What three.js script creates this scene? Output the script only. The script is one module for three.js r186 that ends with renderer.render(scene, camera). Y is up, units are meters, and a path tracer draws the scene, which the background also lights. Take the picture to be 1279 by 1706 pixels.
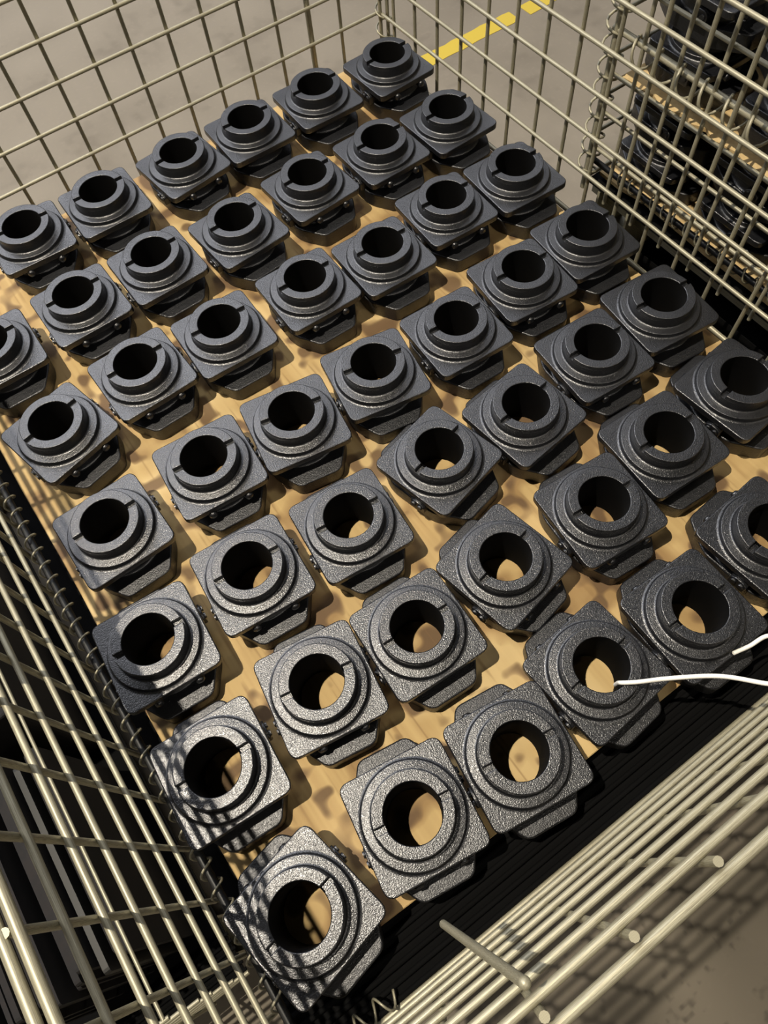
import * as THREE from 'three';
import { mergeGeometries } from 'three/addons/utils/BufferGeometryUtils.js';
import { RectAreaLightUniformsLib } from 'three/addons/lights/RectAreaLightUniformsLib.js';
RectAreaLightUniformsLib.init();

// ------------------------------------------------------------------ camera, light, exposure
const scene = new THREE.Scene();
scene.background = new THREE.Color(0x050505);
const BT = 0.048;                                   // plate tops stand this far above the wooden deck (deck top is y = 0)
const camera = new THREE.PerspectiveCamera(69.83, 1279 / 1706, 0.02, 60);
camera.rotation.order = 'YXZ';
camera.rotation.set(-1.1165, -0.4949, -0.1378);
camera.position.set(0, 0.7153 + BT, 0);
scene.add(camera);
const renderer = new THREE.WebGLRenderer({ antialias: true });
renderer.toneMapping = THREE.LinearToneMapping;
renderer.toneMappingExposure = 1.0;
renderer.shadowMap.enabled = true;

const LAMP = { p: [-0.73, 3.3, -0.72], power: 48, color: 0xfff4e2, size: 1.2 };
const PANELS = [                                     // ceiling light fittings: x, z, width, length, radiance, colour
  [-1.7, -6.1, 6.6, 5.4, 5.4, 0xf4f6ff],
  [3.9, -4.6, 4.2, 4.6, 2.2, 0xf4f6ff],
  [0.9, 3.5, 4.5, 0.14, 45, 0xfff6ea],
  [4.2, 1.6, 0.16, 0.7, 14, 0xfff6ea],
];
const CEIL = 4.6, HALL = 9, FLOOR = -0.582;

// ------------------------------------------------------------------ helpers
let seed = 12345;
const rnd = () => { seed = (seed * 1664525 + 1013904223) >>> 0; return seed / 4294967296; };
const used = {};
function numbered(n) { used[n] = (used[n] || 0) + 1; return used[n] === 1 ? n : n + '_' + String(used[n] - 1).padStart(3, '0'); }
function tag(o, label, category, group) { o.userData = { label, category }; if (group) o.userData.group = group; return o; }
function shade(o) { o.traverse((m) => { if (m.isMesh) { m.castShadow = true; m.receiveShadow = true; } }); return o; }
function thing(name, label, category, p = [0, 0, 0], turn = 0, group) {
  const o = new THREE.Group(); o.name = numbered(name); o.position.set(...p); o.rotation.y = turn; scene.add(o);
  return tag(o, label, category, group);
}
function part(name, geo, mat, parent) {
  const m = new THREE.Mesh(geo, mat); m.name = name; m.castShadow = m.receiveShadow = true; parent.add(m); return m;
}
function struct(name, geo, mat, p) {
  const m = new THREE.Mesh(geo, mat); m.name = name; m.userData = { kind: 'structure' }; m.castShadow = m.receiveShadow = true;
  if (p) m.position.set(...p); scene.add(m); return m;
}
// box-projected uv in metres
function boxUV(g) {
  g = g.index ? g.toNonIndexed() : g; const p = g.attributes.position, uv = new Float32Array(p.count * 2);
  const a = new THREE.Vector3(), b = new THREE.Vector3(), c = new THREE.Vector3();
  for (let i = 0; i < p.count; i += 3) {
    a.fromBufferAttribute(p, i); b.fromBufferAttribute(p, i + 1); c.fromBufferAttribute(p, i + 2);
    const n = b.clone().sub(a).cross(c.clone().sub(a)), x = Math.abs(n.x), y = Math.abs(n.y), z = Math.abs(n.z);
    [a, b, c].forEach((v, k) => { const j = (i + k) * 2; if (y >= x && y >= z) { uv[j] = v.x; uv[j + 1] = v.z; } else if (x >= z) { uv[j] = v.z; uv[j + 1] = v.y; } else { uv[j] = v.x; uv[j + 1] = v.y; } });
  }
  g.setAttribute('uv', new THREE.BufferAttribute(uv, 2)); return g;
}
const clean = (g) => { g = g.index ? g.toNonIndexed() : g; for (const k of Object.keys(g.attributes)) if (!['position', 'normal', 'uv'].includes(k)) g.deleteAttribute(k); return g; };
const join = (l) => mergeGeometries(l.map(clean));
// area-weighted normals inside a crease angle: flats stay flat, bevels round off
function smooth(g, crease = 0.9) {
  g = g.index ? g.toNonIndexed() : g; const p = g.attributes.position, n = p.count / 3, fn = [], at = new Map(), key = [];
  const a = new THREE.Vector3(), b = new THREE.Vector3(), c = new THREE.Vector3();
  for (let f = 0; f < n; f++) {
    a.fromBufferAttribute(p, f * 3); b.fromBufferAttribute(p, f * 3 + 1); c.fromBufferAttribute(p, f * 3 + 2);
    const v = b.clone().sub(a).cross(c.clone().sub(a)), L = v.length(); fn.push({ v, u: L > 1e-14 ? v.clone().divideScalar(L) : null });
    [a, b, c].forEach((q, k) => { const s = `${Math.round(q.x * 2e5)},${Math.round(q.y * 2e5)},${Math.round(q.z * 2e5)}`; key[f * 3 + k] = s; if (!at.has(s)) at.set(s, []); at.get(s).push(f); });
  }
  const N = new Float32Array(p.count * 3), cc = Math.cos(crease), w = new THREE.Vector3();
  for (let f = 0; f < n; f++) for (let k = 0; k < 3; k++) {
    w.set(0, 0, 0); const u = fn[f].u; if (u) for (const o of at.get(key[f * 3 + k])) if (fn[o].u && fn[o].u.dot(u) > cc) w.add(fn[o].v);
    if (w.lengthSq() === 0) w.set(0, 1, 0); w.normalize(); N.set([w.x, w.y, w.z], (f * 3 + k) * 3);
  }
  g.setAttribute('normal', new THREE.BufferAttribute(N, 3)); return boxUV(g);
}
// a shape in the ground plane (x right, second coordinate = -z), raised from y0 to y1
function slab(shape, y0, y1, bevel = 0, curve = 24, bs = 2) {
  const g = new THREE.ExtrudeGeometry(shape, { depth: y1 - y0 - 2 * bevel, bevelEnabled: bevel > 0, bevelThickness: bevel, bevelSize: bevel, bevelOffset: -bevel, bevelSegments: bs, curveSegments: curve });
  g.rotateX(-Math.PI / 2); g.translate(0, y0 + bevel, 0); return g;
}
function roundPoly(pts, r) {
  const s = new THREE.Shape(), n = pts.length;
  for (let i = 0; i < n; i++) {
    const p = new THREE.Vector2(...pts[i]), q = new THREE.Vector2(...pts[(i + n - 1) % n]), t = new THREE.Vector2(...pts[(i + 1) % n]);
    const k = Array.isArray(r) ? r[i] : r, a = p.clone().add(q.sub(p).setLength(k)), b = p.clone().add(t.sub(p).setLength(k));
    i ? s.lineTo(a.x, a.y) : s.moveTo(a.x, a.y); s.quadraticCurveTo(p.x, p.y, b.x, b.y);
  }
  s.closePath(); return s;
}
function hole(s, r) { const h = new THREE.Path(); h.absarc(0, 0, r, 0, Math.PI * 2, true); s.holes.push(h); return s; }
const box = (w, h, d, x, y, z) => new THREE.BoxGeometry(w, h, d).translate(x, y, z);
function rod(a, b, r, seg = 10) {
  const A = new THREE.Vector3(...a), B = new THREE.Vector3(...b), L = A.distanceTo(B);
  const g = new THREE.CylinderGeometry(r, r, L, seg); g.applyQuaternion(new THREE.Quaternion().setFromUnitVectors(new THREE.Vector3(0, 1, 0), B.clone().sub(A).normalize()));
  return g.translate((A.x + B.x) / 2, (A.y + B.y) / 2, (A.z + B.z) / 2);
}
function helix(axis, len, R, pitch, r) {            // starts at the origin, runs along +axis
  class H extends THREE.Curve { getPoint(t, o = new THREE.Vector3()) { const s = t * len, w = s / pitch * Math.PI * 2, c = Math.cos(w) * R, d = Math.sin(w) * R; return axis === 'x' ? o.set(s, c, d) : axis === 'y' ? o.set(c, s, d) : o.set(c, d, s); } }
  return new THREE.TubeGeometry(new H(), Math.round(len / pitch * 14), r, 5);
}
// ------------------------------------------------------------------ textures (tileable value noise)
function layer(W, H, nx, ny, s) {
  const out = new Float32Array(W * H); let q = s >>> 0; const g = new Float32Array(nx * ny);
  for (let i = 0; i < nx * ny; i++) { q = (q * 1664525 + 1013904223) >>> 0; g[i] = q / 4294967296; }
  for (let j = 0; j < H; j++) {
    const v = j / H * ny, y0 = Math.floor(v) % ny, y1 = (y0 + 1) % ny; let fy = v - Math.floor(v); fy = fy * fy * (3 - 2 * fy);
    for (let i = 0; i < W; i++) {
      const u = i / W * nx, x0 = Math.floor(u) % nx, x1 = (x0 + 1) % nx; let fx = u - Math.floor(u); fx = fx * fx * (3 - 2 * fx);
      const a = g[y0 * nx + x0], b = g[y0 * nx + x1], c = g[y1 * nx + x0], d = g[y1 * nx + x1];
      out[j * W + i] = a + (b - a) * fx + (c - a + (a - b - c + d) * fx) * fy;
    }
  }
  return out;
}
function tex(W, H, f, srgb) {
  const d = new Uint8Array(W * H * 4);
  for (let i = 0; i < W * H; i++) { const c = f(i); for (let k = 0; k < 3; k++) d[i * 4 + k] = Math.max(0, Math.min(255, Array.isArray(c) ? c[k] : c)); d[i * 4 + 3] = 255; }
  const t = new THREE.DataTexture(d, W, H); t.wrapS = t.wrapT = THREE.RepeatWrapping; t.magFilter = THREE.LinearFilter; t.minFilter = THREE.LinearMipmapLinearFilter; t.generateMipmaps = true;
  if (srgb) t.colorSpace = THREE.SRGBColorSpace; t.needsUpdate = true; return t;
}
const rep = (t, u, v) => { t.repeat.set(u, v); return t; };
const mixc = (a, b, t) => a.map((v, k) => v + (b[k] - v) * t);
const sat = (x) => Math.max(0, Math.min(1, x));

// sand-cast skin, 0.12 m square
const N = 1024, s1 = layer(N, N, 190, 190, 1), s2 = layer(N, N, 100, 100, 2), s3 = layer(N, N, 330, 330, 3);
const castBump = rep(tex(N, N, (i) => 255 * (0.5 * s1[i] + 0.25 * s2[i] + 0.25 * s3[i])), 1 / 0.12, 1 / 0.12);
const c1 = layer(512, 512, 9, 9, 7), c2 = layer(512, 512, 90, 90, 8);
const castRough = rep(tex(512, 512, (i) => 255 * (0.62 + 0.38 * (c1[i] * 0.3 + c2[i] * 0.7))), 1 / 0.12, 1 / 0.12);
// plywood deck, 0.85 m square
const w1 = layer(N, N, 90, 6, 11), w2 = layer(N, N, 12, 3, 12), w3 = layer(N, N, 16, 16, 13), w4 = layer(N, N, 60, 60, 14), w5 = layer(N, N, 300, 14, 15), w6 = layer(N, N, 7, 7, 16), w7 = layer(N, N, 34, 34, 17);
const deckMap = rep(tex(N, N, (i) => {
  let c = mixc([194, 167, 113], [166, 137, 88], sat(w1[i] * 0.45 + w5[i] * 0.35 + w2[i] * 0.4 - 0.1));
  c = mixc(c, [214, 192, 144], sat((w6[i] * 0.6 + w7[i] * 0.4 - 0.5) * 3) * 0.7);
  c = mixc(c, [136, 106, 64], sat((w3[i] * 0.5 + w7[i] * 0.3 + w4[i] * 0.2 - 0.5) * 7) * 0.72);
  c = mixc(c, [84, 62, 38], sat((w4[i] * 0.55 + w7[i] * 0.45 - 0.59) * 8) * 0.75);
  c = mixc(c, [120, 92, 56], sat((w5[i] - 0.82) * 8) * 0.4);
  return c;
}, true), 1 / 0.85, 1 / 0.85);
// concrete, 3 m square
const F = 2048, f1 = layer(F, F, 12, 12, 21), f2 = layer(F, F, 56, 56, 22), f3 = layer(F, F, 240, 240, 23), f4 = layer(F, F, 800, 800, 24), f5 = layer(F, F, 120, 16, 25);
const floorMap = rep(tex(F, F, (i) => {
  let c = mixc([168, 161, 147], [140, 133, 120], sat(f1[i] * 0.6 + f2[i] * 0.4));
  c = mixc(c, [118, 111, 99], sat((f3[i] * 0.5 + f2[i] * 0.5 - 0.6) * 3) * 0.35);
  c = mixc(c, [180, 172, 158], sat((f4[i] - 0.7) * 2.5) * 0.25);
  c = mixc(c, [176, 168, 154], sat((f5[i] - 0.6) * 1.5) * 0.35);
  // an oil-darkened patch in front of the cages
  const u = (i % F) / F * 6, v = Math.floor(i / F) / F * 6, dx = u - 0.55 > 3 ? u - 6.55 : u - 0.55, dz = v - 0.5 > 3 ? v - 6.5 : v - 0.5;
  const d = Math.hypot(dx * 0.8, dz) + (f2[i] - 0.5) * 0.35 + (f1[i] - 0.5) * 0.3;
  c = mixc(c, [62, 58, 50], sat((1.05 - d) * 2.2) * (0.16 + 0.4 * f2[i]));
  return mixc(c, [60, 56, 50], sat((f4[i] * 0.6 + f3[i] * 0.4 - 0.7) * 6) * 0.45 * sat((1.5 - d) * 2));
}, true), 1 / 6, 1 / 6);
const z1 = layer(512, 512, 60, 60, 31), z2 = layer(512, 512, 14, 14, 32);
const zincMap = rep(tex(512, 512, (i) => mixc([176, 171, 146], [112, 105, 86], sat(z1[i] * 0.5 + z2[i] * 0.7 - 0.25)), true), 6, 6);
const rustMap = rep(tex(512, 512, (i) => mixc([24, 18, 15], [9, 8, 8], sat(z1[i] * 0.6 + z2[i] * 0.6 - 0.2)), true), 3, 3);
const cardMap = rep(tex(512, 512, (i) => mixc([214, 190, 140], [168, 140, 92], sat(z1[i] * 0.4 + z2[i] * 0.6)), true), 4, 4);

const M = {
  iron: new THREE.MeshPhysicalMaterial({ color: 0x121316, roughness: 0.42, metalness: 0.0, ior: 1.8, bumpMap: castBump, bumpScale: 0.0003, roughnessMap: castRough }),
  zinc: new THREE.MeshStandardMaterial({ map: zincMap, roughness: 0.45, metalness: 0.4 }),
  deck: new THREE.MeshStandardMaterial({ map: deckMap, roughness: 0.75 }),
  floor: new THREE.MeshStandardMaterial({ map: floorMap, color: 0xcfcac2, roughness: 0.85, bumpMap: floorMap, bumpScale: 0.002 }),
  wall: new THREE.MeshStandardMaterial({ color: 0x3a3936, roughness: 0.9 }),
  ceiling: new THREE.MeshStandardMaterial({ color: 0x3a3a39, roughness: 0.9 }),
  yellow: new THREE.MeshStandardMaterial({ color: 0xbfa636, roughness: 0.7, bumpMap: floorMap, bumpScale: 0.001 }),
  rust: new THREE.MeshStandardMaterial({ map: rustMap, roughness: 0.85 }),
  card: new THREE.MeshStandardMaterial({ map: cardMap, roughness: 0.85 }),
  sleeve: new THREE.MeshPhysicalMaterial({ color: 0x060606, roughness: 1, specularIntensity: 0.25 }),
  zincDark: new THREE.MeshStandardMaterial({ color: 0x2a2a28, roughness: 0.5, metalness: 0.4 }),
  black: new THREE.MeshPhysicalMaterial({ color: 0x040404, roughness: 0.9, specularIntensity: 0.3 }),
  tie: new THREE.MeshStandardMaterial({ color: 0xe9e6dc, roughness: 0.45 }),
  sign: new THREE.MeshStandardMaterial({ color: 0x5a5c5e, roughness: 0.5, metalness: 0.5 }),
  shade: new THREE.MeshStandardMaterial({ color: 0x2f4238, roughness: 0.4, metalness: 0.3, side: THREE.DoubleSide }),
  glow: new THREE.MeshStandardMaterial({ color: 0x111111, emissive: 0xfff2de, emissiveIntensity: 3 }),
};

// ------------------------------------------------------------------ the hall
{
  const fg = new THREE.BoxGeometry(HALL * 2, 0.1, HALL * 2);
  struct('floor', boxUV(fg), M.floor, [0, FLOOR - 0.05, 0]);
  struct('ceiling', new THREE.BoxGeometry(HALL * 2, 0.1, HALL * 2), M.ceiling, [0, CEIL + 0.05, 0]);
  const h = CEIL - FLOOR, y = (CEIL + FLOOR) / 2;
  struct('wall_left', new THREE.BoxGeometry(0.1, h, HALL * 2), M.wall, [-HALL - 0.05, y, 0]);
  struct('wall_right', new THREE.BoxGeometry(0.1, h, HALL * 2), M.wall, [HALL + 0.05, y, 0]);
  struct('wall_back', new THREE.BoxGeometry(HALL * 2, h, 0.1), M.wall, [0, y, -HALL - 0.05]);
  struct('wall_front', new THREE.BoxGeometry(HALL * 2, h, 0.1), M.wall, [0, y, HALL + 0.05]);
}
// the two visible dashes of the painted line
function stripe(x0, x1, label) {
  const s = new THREE.Shape(), n = 14, top = [], bot = [];
  for (let i = 0; i <= n; i++) { const x = x0 + (x1 - x0) * i / n; top.push([x, 0.026 + (rnd() - 0.5) * 0.005]); bot.push([x, -0.026 + (rnd() - 0.5) * 0.005]); }
  s.moveTo(...top[0]); top.slice(1).forEach((p) => s.lineTo(...p)); bot.reverse().forEach((p) => s.lineTo(...p)); s.closePath();
  const m = new THREE.Mesh(boxUV(slab(s, 0, 0.0012)), M.yellow); m.name = numbered('floor_stripe'); m.position.set(0, FLOOR, -1.682); m.receiveShadow = true;
  scene.add(tag(m, label, 'floor marking', 'worn yellow floor line'));
}
stripe(1.2, 1.575, 'longer yellow painted floor dash nearest the cage corner');
stripe(1.615, 2.3, 'yellow painted floor dash at the top edge, farther right');

// ------------------------------------------------------------------ wire cages
// local frame: x across, z along, y = 0 under the feet; the deck top is at y = 0.112
const CX0 = -0.184, CX1 = 0.678, CZ0 = -1.038, CZ1 = 0.0736, BASE = -0.112, CXM = (CX0 + CX1) / 2, CZM = (CZ0 + CZ1) / 2;
const WR = 0.0027, TOPY = 0.360;                     // wire radius, top of the panels (world height in the first cage)
const cyl = {};
function wireMesh(a, b, r, parent) {
  const A = new THREE.Vector3(...a), B = new THREE.Vector3(...b), L = A.distanceTo(B), k = L.toFixed(3) + '_' + r;
  if (!cyl[k]) cyl[k] = new THREE.CylinderGeometry(r, r, L, 10);
  const m = part('wire', cyl[k], M.zinc, parent);
  m.quaternion.setFromUnitVectors(new THREE.Vector3(0, 1, 0), B.clone().sub(A).normalize()); m.position.set((A.x + B.x) / 2, (A.y + B.y) / 2, (A.z + B.z) / 2); return m;
}
function makeCage(label, group) {
  const t = thing('wire_cage', label, 'wire cage', [CXM, BASE, CZM], 0, group);
  const L = (x, y, z) => [x - CXM, y - BASE, z - CZM]; // from deck coordinates into the cage's own
  const x0 = CX0, x1 = CX1, z0 = CZ0, z1 = CZ1, yb = -0.03, yt = 0.358, g = 0.0054;
  const panel = (name, rods) => part(name, join(rods.map(([a, b, r]) => rod(L(...a), L(...b), r, 12))), M.zinc, t);
  // back panel: horizontals on the inside, uprights outside
  let p = panel('mesh_panel', [[[x0, yt, z0 - g], [x1, yt, z0 - g], 0.003], [[x0, -0.02, z0], [x1, -0.02, z0], 0.0035], [[x1 - 0.002, yb, z0 + 0.004], [x1 - 0.002, yt, z0 + 0.004], 0.003], [[x0, yb, z0], [x0, yt, z0], 0.003]]);
  for (let j = 0; j < 7; j++) wireMesh(L(x0, 0.053 + j * 0.054, z0), L(x1, 0.053 + j * 0.054, z0), WR, p);
  for (let i = -5; i < 10; i++) wireMesh(L(0.107 + i * 0.0555, yb, z0 - g), L(0.107 + i * 0.0555, yt, z0 - g), i === 8 ? 0.0045 : WR, p);
  // right panel
  p = panel('mesh_panel', [[[x1 + g, yt, z0], [x1 + g, yt, z1], 0.003], [[x1, -0.02, z0], [x1, -0.02, z1], 0.0035], [[x1 + 0.012, yb, z0 + 0.004], [x1 + 0.012, yt, z0 + 0.004], 0.003]]);
  for (let j = 0; j < 7; j++) wireMesh(L(x1, 0.052 + j * 0.0551, z0), L(x1, 0.052 + j * 0.0551, z1), WR, p);
  for (let i = -2; i < 17; i++) wireMesh(L(x1 + g, yb, -0.893 + i * 0.0567), L(x1 + g, yt, -0.893 + i * 0.0567), WR, p);
  // left panel
  p = panel('mesh_panel', [[[x0 - g - 0.003, yt, z0], [x0 - g - 0.003, yt, z1], 0.0032], [[x0, yt, z0], [x0, yt, z1], 0.0032]]);
  for (let j = 0; j < 6; j++) wireMesh(L(x0, 0.0364 + j * 0.054, z0), L(x0, 0.0364 + j * 0.054, z1), WR, p);
  for (let j = -12; j < 7; j++) wireMesh(L(x0 - g, yb, -0.3207 + j * 0.0555), L(x0 - g, yt + 0.002, -0.3207 + j * 0.0555), WR, p);
  // front panel
  p = panel('mesh_panel', [[[x0, 0.345, z1 + g + 0.008], [x1, 0.345, z1 + g + 0.008], 0.0032], [[x0, -0.02, z1], [x1, -0.02, z1], 0.0035]]);
  for (let j = 0; j < 7; j++) wireMesh(L(x0, 0.018 + j * 0.054, z1), L(x1, 0.018 + j * 0.054, z1), WR, p);
  for (let j = -3; j < 12; j++) wireMesh(L(0.004 + j * 0.0555, yb, z1 + g), L(0.004 + j * 0.0555, 0.356, z1 + g), WR, p);
  // spiral hinges
  part('hinge_rod', rod(L(x0 + 0.010, 0.0075, z0), L(x0 + 0.010, 0.0075, z1), 0.0042, 12), M.zincDark, t);
  part('hinge_spiral', join([helix('z', 1.0, 0.0078, 0.021, 0.0013).translate(...L(x0 + 0.010, 0.0085, z0 + 0.05))]), M.zinc, t);
  part('hinge_spiral', helix('x', 0.075, 0.0085, 0.021, 0.0013).translate(...L(x0 + 0.02, -0.004, z1 - 0.012)), M.zinc, t);
  part('hinge_spiral', helix('y', 0.36, 0.013, 0.03, 0.0016).translate(...L(x1 + 0.005, -0.02, z0 + 0.004)), M.zinc, t);
  // bottom grid, channels and feet
  part('bottom_tray', box(x1 - x0 - 0.008, 0.004, z1 - z0 - 0.008, ...L(CXM, -0.0235, CZM)), M.black, t);
  for (let i = 0; i < 6; i++) part('tray_rib', rod(L(x0, -0.0185, z1 - 0.006 - i * 0.011), L(x1, -0.0185, z1 - 0.006 - i * 0.011), 0.0026, 6), M.black, t);
  for (const x of [x0 + 0.05, x1 - 0.05]) part('channel', join([box(0.05, 0.003, z1 - z0, ...L(x, -0.027, CZM)), box(0.003, 0.03, z1 - z0, ...L(x - 0.0235, -0.043, CZM)), box(0.003, 0.03, z1 - z0, ...L(x + 0.0235, -0.043, CZM))]), M.zinc, t);
  for (const x of [x0 + 0.04, x1 - 0.04]) for (const z of [z0 + 0.06, z1 - 0.06]) part('foot', join([box(0.07, 0.083, 0.004, ...L(x, -0.0705, z - 0.03)), box(0.07, 0.083, 0.004, ...L(x, -0.0705, z + 0.03)), box(0.09, 0.004, 0.07, ...L(x, -0.11, z))]), M.zinc, t);
  return t;
}
const cage = makeCage('galvanised wire mesh cage holding the rows of black castings');
function cageCopy(x, y, z, label) { const c = cage.clone(); c.name = numbered('wire_cage'); c.position.set(x, y, z); c.userData = { label, category: 'wire cage' }; scene.add(c); return c; }
// neighbours: same pattern of cage
const right = cageCopy(CXM + 0.925, BASE, CZM + 0.43, 'wire mesh cage standing to the right, packed with dark castings on cardboard');
{
  const L = (x, y, z) => [x - CXM, y - BASE, z - CZM], x = CX0 - 0.004;
  part('hinge_spiral', helix('z', 1.05, 0.015, 0.036, 0.002).translate(...L(x, 0.19, CZ0 + 0.03)), M.zinc, right);
  part('gate_rod', rod(L(x, 0.2, CZ0), L(x, 0.2, CZ1), 0.0042), M.zinc, right);
  part('corner_post', join([rod(L(x, -0.03, CZ0 + 0.006), L(x, 0.36, CZ0 + 0.006), 0.005), rod(L(x + 0.012, -0.03, CZ0 - 0.004), L(x + 0.012, 0.36, CZ0 - 0.004), 0.005)]), M.zinc, right);
  part('hinge_spiral', helix('y', 0.36, 0.014, 0.028, 0.0018).translate(...L(x + 0.006, -0.01, CZ0)), M.zinc, right);
}
M.zincPale = M.zinc.clone(); M.zincPale.metalness = 0.2; M.zincPale.color.set(0xffffff); right.traverse((m) => { if (m.isMesh && m.material === M.zinc) m.material = M.zincPale; });
const left = cageCopy(-0.305 - (CX1 - CXM), FLOOR, CZM - 0.12, 'low wire mesh cage on the floor at left, holding dark steel sheets');
for (const [dx, dz, label] of [[0, 0, 'dark steel stand underneath the cage of black castings'], [0.925, 0.43, 'dark steel stand underneath the right-hand cage']]) {
  const t = thing('steel_stand', label, 'stand', [CXM + dx, FLOOR, CZM + dz]), h = BASE - FLOOR, w = 0.36, d = 0.5;
  for (const x of [-w, w]) part('top_rail', box(0.06, 0.05, 2 * d + 0.06, x, h - 0.025, 0), M.black, t);
  for (const z of [-d, d]) part('cross_rail', box(2 * w - 0.06, 0.05, 0.06, 0, h - 0.025, z), M.black, t);
  for (const x of [-w, w]) for (const z of [-d, d]) part('leg', box(0.05, h - 0.05, 0.05, x, (h - 0.05) / 2, z), M.black, t);
}

// a latch rod leaning on the inside of the front panel
{
  const t = thing('latch_rod', 'short round steel latch rod leaning on the front mesh wires', 'latch', [0.005, 0.3725, 0.061]);
  const a = [0, 0, 0], b = [-0.021, -0.2, -0.028];
  part('shaft', rod(a, b, 0.0029, 14), M.zinc, t);
  part('rod_end', new THREE.SphereGeometry(0.0031, 14, 8).translate(0, 0, 0), M.zinc, t);
}
// a card holder plate clipped to the left panel (out of frame, its shade falls on the castings)
{
  const t = thing('card_plate', 'flat grey metal card plate clipped outside the left mesh panel', 'plate', [CX0 - 0.0135, 0.262, -0.37]);
  part('plate', box(0.003, 0.165, 0.135, 0, 0.0825, 0), M.sign, t);
  part('clip', join([box(0.006, 0.012, 0.02, 0.002, 0.097, -0.035), box(0.006, 0.012, 0.02, 0.002, 0.097, 0.035)]), M.zinc, t);
}
// ------------------------------------------------------------------ wooden deck
{
  const s = new THREE.Shape(), pts = [];
  const X0 = -0.157, X1 = 0.655, Z0 = -1.022, Z1 = 0.012, n = 18;
  for (let i = 0; i < n; i++) pts.push([X0 + (X1 - X0) * i / n, -Z1 + (rnd() - 0.5) * 0.002]);
  for (let i = 0; i < n; i++) pts.push([X1 + (rnd() - 0.5) * 0.004, -Z1 + (Z1 - Z0) * i / n]);
  for (let i = 0; i < n; i++) pts.push([X1 + (X0 - X1) * i / n, -Z0 + (rnd() - 0.5) * 0.003]);
  for (let i = 0; i < n; i++) pts.push([X0 + (rnd() - 0.5) * 0.002, -Z0 - (Z1 - Z0) * i / n]);
  pts.forEach((p, i) => (i ? s.lineTo(...p) : s.moveTo(...p))); s.closePath();
  const m = new THREE.Mesh(boxUV(slab(s, -0.0143, 0, 0.0008, 1, 1)), M.deck); m.name = 'plywood_board'; m.castShadow = m.receiveShadow = true;
  scene.add(tag(m, 'stained tan plywood board under the rows of black castings', 'board'));
}
M.ironMatt = M.iron.clone(); M.ironMatt.ior = 1.65; M.ironMatt.roughness = 0.5;
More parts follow.
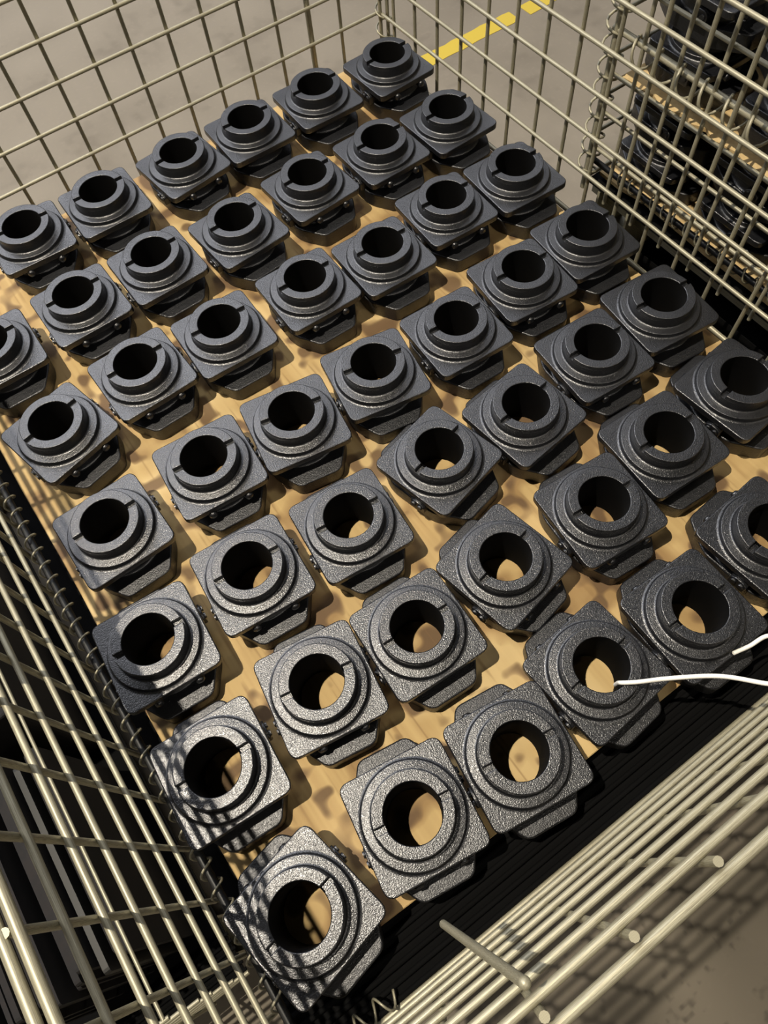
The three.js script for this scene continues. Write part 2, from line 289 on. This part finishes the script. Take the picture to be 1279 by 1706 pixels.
// ------------------------------------------------------------------ castings
const BR = 0.0265, P0 = BT;                          // bore radius, plate top height above the deck
function makeCasting() {
  const t = new THREE.Group(), h = 0.0525;
  part('mounting_plate', smooth(slab(hole(roundPoly([[-h, -h], [h, -h], [h, h], [-h, h]], 0.0105), BR), P0 - 0.0085, P0, 0.0011, 40)), M.iron, t);
  const V = (r, y) => new THREE.Vector2(r, P0 + y);
  const col = [V(BR, -0.001), V(0.0508, -0.001), V(0.0506, 0.0001), V(0.0493, 0.0004), V(0.0483, 0.0011), V(0.0478, 0.0020), V(0.0475, 0.0048), V(0.0472, 0.0055), V(0.0465, 0.0059), V(0.0402, 0.0062), V(0.0390, 0.0065), V(0.0381, 0.0072), V(0.0377, 0.0082), V(0.0374, 0.0165), V(BR, 0.0165), V(BR, -0.001)];
  const collar = part('collar', smooth(new THREE.LatheGeometry(col, 80), 0.7), M.iron, t);
  // the top of the collar is cut by two slots along x
  const rim = [], ro = 0.0373, w = 0.0031;
  for (const q of [0, Math.PI]) {
    const ao = Math.asin(w / ro), ai = Math.asin(w / BR), s = new THREE.Shape();
    s.absarc(0, 0, ro, q + ao, q + Math.PI - ao, false); s.absarc(0, 0, BR, q + Math.PI - ai, q + ai, true); s.closePath();
    rim.push(slab(s, P0 + 0.0160, P0 + 0.022, 0.0009, 36, 3));
  }
  rim.forEach((g) => part('slotted_rim', smooth(g), M.iron, collar));
  const bod = [V(BR, -0.028), V(0.047, -0.028), V(0.0478, -0.0245), V(0.0452, -0.0228), V(0.0445, -0.0165), V(0.0462, -0.0150), V(0.0465, -0.0075), V(BR, -0.0075), V(BR, -0.028)];
  part('body', smooth(new THREE.LatheGeometry(bod, 56), 0.9), M.iron, t);
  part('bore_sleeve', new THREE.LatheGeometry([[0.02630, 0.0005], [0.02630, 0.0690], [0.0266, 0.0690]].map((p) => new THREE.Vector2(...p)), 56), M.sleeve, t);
  const o = [[-0.0262, 0.0684], [-0.0480, 0.0330], [-0.0480, -0.0330], [-0.0262, -0.0684], [0.0262, -0.0684], [0.0480, -0.0330], [0.0480, 0.0330], [0.0262, 0.0684]];
  part('base_flange', smooth(slab(hole(roundPoly(o, [0.007, 0.012, 0.012, 0.007, 0.007, 0.012, 0.012, 0.007]), BR), 0, P0 - 0.0262, 0.0016, 20)), M.ironMatt, t);
  for (const x of [-0.0225, 0.0225]) {
    const g = new THREE.LatheGeometry([[0, 0.0115], [0.0035, 0.0112], [0.0049, 0.0095], [0.0052, 0.006], [0.0052, -0.012], [0, -0.012]].map((p) => new THREE.Vector2(...p)).reverse(), 20);
    g.rotateX(Math.PI / 2).translate(x, P0 - 0.0122, 0.0442); part('boss', smooth(g), M.iron, t);
  }
  for (const sx of [-1, 1]) {
    const s = roundPoly([[-0.010, -0.008], [0.010, -0.008], [0.010, 0.004], [0.004, 0.008], [-0.004, 0.008], [-0.010, 0.004]], 0.002);
    const g = new THREE.ExtrudeGeometry(s, { depth: 0.016, bevelEnabled: true, bevelThickness: 0.001, bevelSize: 0.001, bevelOffset: -0.001, bevelSegments: 2, curveSegments: 4 });
    g.rotateY(sx * Math.PI / 2).translate(sx * 0.0375, P0 - 0.0185, -sx * 0.013); const lug = part('side_lug', smooth(g), M.iron, t);
    const b = [];
    for (const z of [-0.0045, 0.0045]) b.push(new THREE.CylinderGeometry(0.0032, 0.0036, 0.003, 12).rotateZ(-sx * Math.PI / 2).translate(sx * 0.0548, P0 - 0.0175, z - sx * 0.013));
    b.forEach((q) => part('screw_head', smooth(q), M.iron, lug));
  }
  return t;
}
const proto = makeCasting();
const NTH = ['first', 'second', 'third', 'fourth', 'fifth', 'sixth', 'seventh'];
const ROWN = ['back row along the far mesh wall', 'second row from the far mesh wall', 'third row from the far mesh wall', 'fourth row from the far mesh wall', 'third row from the near mesh wall', 'second row from the near mesh wall', 'front row beside the near mesh wall'];
// row, column, x, z, turn in degrees, bosses towards the camera
const SPOTS = [[0,1,.020,-.948,-2.4,1],[0,2,.133,-.942,-.5,0],[0,3,.258,-.938,6.3,1],[0,4,.370,-.937,-.8,0],[0,5,.488,-.933,-1.1,0],[0,6,.612,-.923,2.3,1],
  [1,0,-.096,-.788,-.5,0],[1,1,.025,-.791,.9,1],[1,2,.137,-.789,1.1,0],[1,3,.255,-.774,4.0,0],[1,4,.377,-.783,3.1,1],[1,5,.495,-.777,.7,1],[1,6,.606,-.766,1.9,0],
  [2,0,-.079,-.627,13.2,1],[2,1,.039,-.642,1.7,1],[2,2,.150,-.632,-1.6,0],[2,3,.273,-.627,-.6,1],[2,4,.382,-.612,-1.5,0],[2,5,.497,-.628,-2.6,1],[2,6,.606,-.617,-2.7,0],
  [3,0,-.085,-.471,1.3,0],[3,1,.041,-.476,-4.6,1],[3,2,.151,-.466,-9.8,0],[3,3,.2645,-.465,-10.5,0],[3,4,.380,-.456,-3.0,0],[3,5,.495,-.469,-5.0,1],[3,6,.602,-.471,-3.9,0],
  [4,0,-.107,-.326,-3.9,1],[4,1,.013,-.334,-4.7,1],[4,2,.129,-.318,-5.4,0],[4,3,.254,-.3245,13,0],[4,4,.367,-.313,6.5,0],[4,5,.486,-.327,-3.9,1],[4,6,.595,-.331,-5.9,0],
  [5,0,-.114,-.182,-3.8,0],[5,1,.006,-.191,-8.9,1],[5,2,.115,-.178,-3.2,0],[5,3,.2305,-.183,11,1],[5,4,.353,-.172,-5.2,1],[5,5,.463,-.190,-2.9,0],[5,6,.581,-.192,5.2,0],
  [6,0,-.113,-.035,11.8,0],[6,1,.011,-.044,-8.8,1],[6,2,.120,-.030,-8.0,0],[6,3,.232,-.045,5.1,0],[6,4,.346,-.031,-.8,0],[6,5,.466,-.046,4.7,0]];
const NOTE = { '6,3': 'black flanged casting with the white tie coming out of its bore', '6,0': 'black flanged casting at the near left corner, striped by wire shadows', '0,6': 'black flanged casting tucked in the far corner of the cage' };
const rowCount = {}; let placed = 0;
for (const [r, c, x, z, deg, k] of SPOTS) {
  const o = placed++ ? proto.clone() : proto; o.name = numbered('flanged_casting'); scene.add(o);
  o.position.set(x, 0, z); o.rotation.y = THREE.MathUtils.degToRad(deg + (k ? 0 : 180));
  const n = rowCount[r] = (rowCount[r] ?? -1) + 1;
  tag(o, NOTE[r + ',' + c] || `black flanged casting, ${NTH[n]} from the left in the ${ROWN[r]}`, 'casting', 'black castings laid out in rows on the board');
}
// ------------------------------------------------------------------ the right-hand cage's load
{
  const zs = [-0.53, -0.38, -0.23], xs = [0.824, 0.943], LAYER = ['bottom', 'second', 'third', 'top'], SIDE = ['against the facing mesh', 'behind the first stack'], ROW = ['rearmost', 'middle one', 'foremost'];
  const card = (y, label, xe, ze) => {
    const s = new THREE.Shape(), a = [0.752, xe], b = [-0.594, ze], n = 26, pts = [];
    for (let i = 0; i <= n; i++) pts.push([a[0] + rnd() * 0.012, b[0] + (b[1] - b[0]) * i / n]);
    pts.push([a[1], b[1]]); pts.push([a[1], b[0]]);
    pts.forEach((p, i) => { i ? s.lineTo(p[0], -p[1]) : s.moveTo(p[0], -p[1]); }); s.closePath();
    const m = new THREE.Mesh(boxUV(slab(s, 0, 0.005)), M.card); m.name = numbered('cardboard_sheet'); m.position.y = y; m.castShadow = m.receiveShadow = true; scene.add(tag(m, label, 'cardboard'));
  };
  card(-0.0142, 'torn tan cardboard sheet on the bottom of the right-hand cage', 1.585, 0.48);
  card(0.1322, 'torn tan cardboard sheet between layers in the right-hand cage', 1.02, -0.14);
  const ys = [-0.0092, 0.0613, 0.1372, 0.2077];
  ys.forEach((y, a) => xs.forEach((x, b) => zs.forEach((z, c) => {
    const o = proto.clone(); o.name = numbered('flanged_casting'); scene.add(o); o.position.set(x + (rnd() - 0.5) * 0.004, y, z + (rnd() - 0.5) * 0.006); o.rotation.y = (rnd() - 0.5) * 0.05;
    tag(o, `black casting, ${LAYER[a]} layer of the right-hand cage, ${SIDE[b]}, ${ROW[c]}`, 'casting', 'castings stacked in the right-hand cage');
  })));
}
// ------------------------------------------------------------------ steel bars in the low left-hand cage
{
  const gone = left.children.filter((c) => c.name === 'mesh_panel')[1]; left.remove(gone);   // its near side panel is taken off
  part('side_rod', rod([CX1 - CXM, 0.472, CZ0 - CZM], [CX1 - CXM, 0.472, CZ1 - CZM], 0.0022), M.zinc, left);
}
{
  const g = slab(roundPoly([[-0.4, -0.34], [0.4, -0.34], [0.4, 0.34], [-0.4, 0.34]], 0.01), 0, 0.3, 0.004, 4);
  const m = new THREE.Mesh(boxUV(g), M.rust); m.name = 'steel_block'; m.position.set(-0.745, FLOOR + 0.091, -0.81); m.castShadow = m.receiveShadow = true;
  scene.add(tag(m, 'dark brown flat-topped steel slab in the low left-hand cage', 'steel slab'));
}
const SHEETN = ['first', 'second', 'third', 'fourth', 'fifth', 'sixth', 'seventh', 'eighth', 'ninth', 'tenth', 'eleventh', 'twelfth', 'thirteenth', 'fourteenth'];
for (let i = 0; i < 14; i++) {
  const th = 0.004 + rnd() * 0.004, h = 0.27 + rnd() * 0.06, L = 0.27 + rnd() * 0.03;
  const s = roundPoly([[-L / 2, 0], [L / 2, 0], [L / 2, h], [-L / 2, h]], 0.006);
  const g = new THREE.ExtrudeGeometry(s, { depth: th, bevelEnabled: false, curveSegments: 3 }); g.rotateY(Math.PI / 2).translate(-th / 2, 0, 0);
  const m = new THREE.Mesh(boxUV(g), i % 5 === 2 ? M.zincDark : M.rust); m.name = numbered('steel_sheet'); m.castShadow = m.receiveShadow = true;
  m.position.set(-0.345 - i * 0.0125, FLOOR + 0.091, -0.275 + (rnd() - 0.5) * 0.02); scene.add(tag(m, `${i % 5 === 2 ? 'grey' : 'dark brown'} steel sheet on edge, ${SHEETN[i]} from the right in the left-hand cage`, 'steel sheet', 'dark steel sheets on edge in the left-hand cage'));
}
// ------------------------------------------------------------------ white tie
{
  const pts = [[0.2350, 0.052, -0.0240], [0.2345, 0.0640, -0.0232], [0.2345, 0.0705, -0.0215], [0.245, 0.0745, -0.0135], [0.267, 0.079, 0.0], [0.299, 0.097, 0.026], [0.317, 0.117, 0.053], [0.332, 0.112, 0.064], [0.350, 0.105, 0.075], [0.363, 0.097, 0.091], [0.375, 0.088, 0.075], [0.385, 0.073, 0.045], [0.380, 0.061, 0.027], [0.362, 0.053, 0.0235], [0.346, 0.0502, 0.0195]];
  const g = new THREE.TubeGeometry(new THREE.CatmullRomCurve3(pts.map((p) => new THREE.Vector3(...p))), 120, 0.0021, 10);
  const m = new THREE.Mesh(g, M.tie); m.name = 'plastic_tie'; m.castShadow = m.receiveShadow = true; scene.add(tag(m, 'thin white plastic tie looping out of a casting bore over the near mesh wall', 'tie'));
}
// ------------------------------------------------------------------ lamps
{
  const [x, y, z] = LAMP.p;
  const t = thing('pendant_lamp', 'green shaded work lamp hanging above the left cage', 'lamp', [x, y, z]);
  part('lamp_shade', new THREE.LatheGeometry([[0.03, 0.2], [0.05, 0.19], [0.12, 0.12], [0.19, 0.03], [0.2, 0.02]].map((p) => new THREE.Vector2(...p)), 40), M.shade, t);
  part('bulb', new THREE.SphereGeometry(0.034, 24, 16).translate(0, 0.06, 0), M.glow, t);
  part('cord', rod([0, 0.2, 0], [0, CEIL - y, 0], 0.006), M.shade, t);
  const l = new THREE.SpotLight(LAMP.color, LAMP.power, 0, 1.2, 0.25, 2); l.position.set(x, y - 0.005, z); l.target.position.set(x + 0.3, 0, z); scene.add(l, l.target);
  l.castShadow = true; l.shadow.radius = LAMP.size; l.shadow.mapSize.set(2048, 2048);
}
PANELS.forEach(([x, z, w, d, p, c], i) => {
  const t = thing('ceiling_light', i ? ['', 'wide dim ceiling light panel beyond the right-hand cage', 'narrow ceiling light behind the near mesh wall', 'narrow ceiling light to the right of the cages'][i] : 'wide bright ceiling light panel beyond the far left of the cage', 'ceiling light', [x, CEIL - 0.06, z]);
  part('housing', box(w + 0.06, 0.05, d + 0.06, 0, 0.035, 0), M.wall, t);
  part('diffuser', box(w, 0.012, d, 0, 0.004, 0), new THREE.MeshStandardMaterial({ color: 0x222222, emissive: c, emissiveIntensity: Math.min(1, p * 0.1) }), t);
  const l = new THREE.RectAreaLight(c, p, w, d); l.position.set(x, CEIL - 0.07, z); l.lookAt(x, 0, z); scene.add(l);
});

renderer.render(scene, camera);
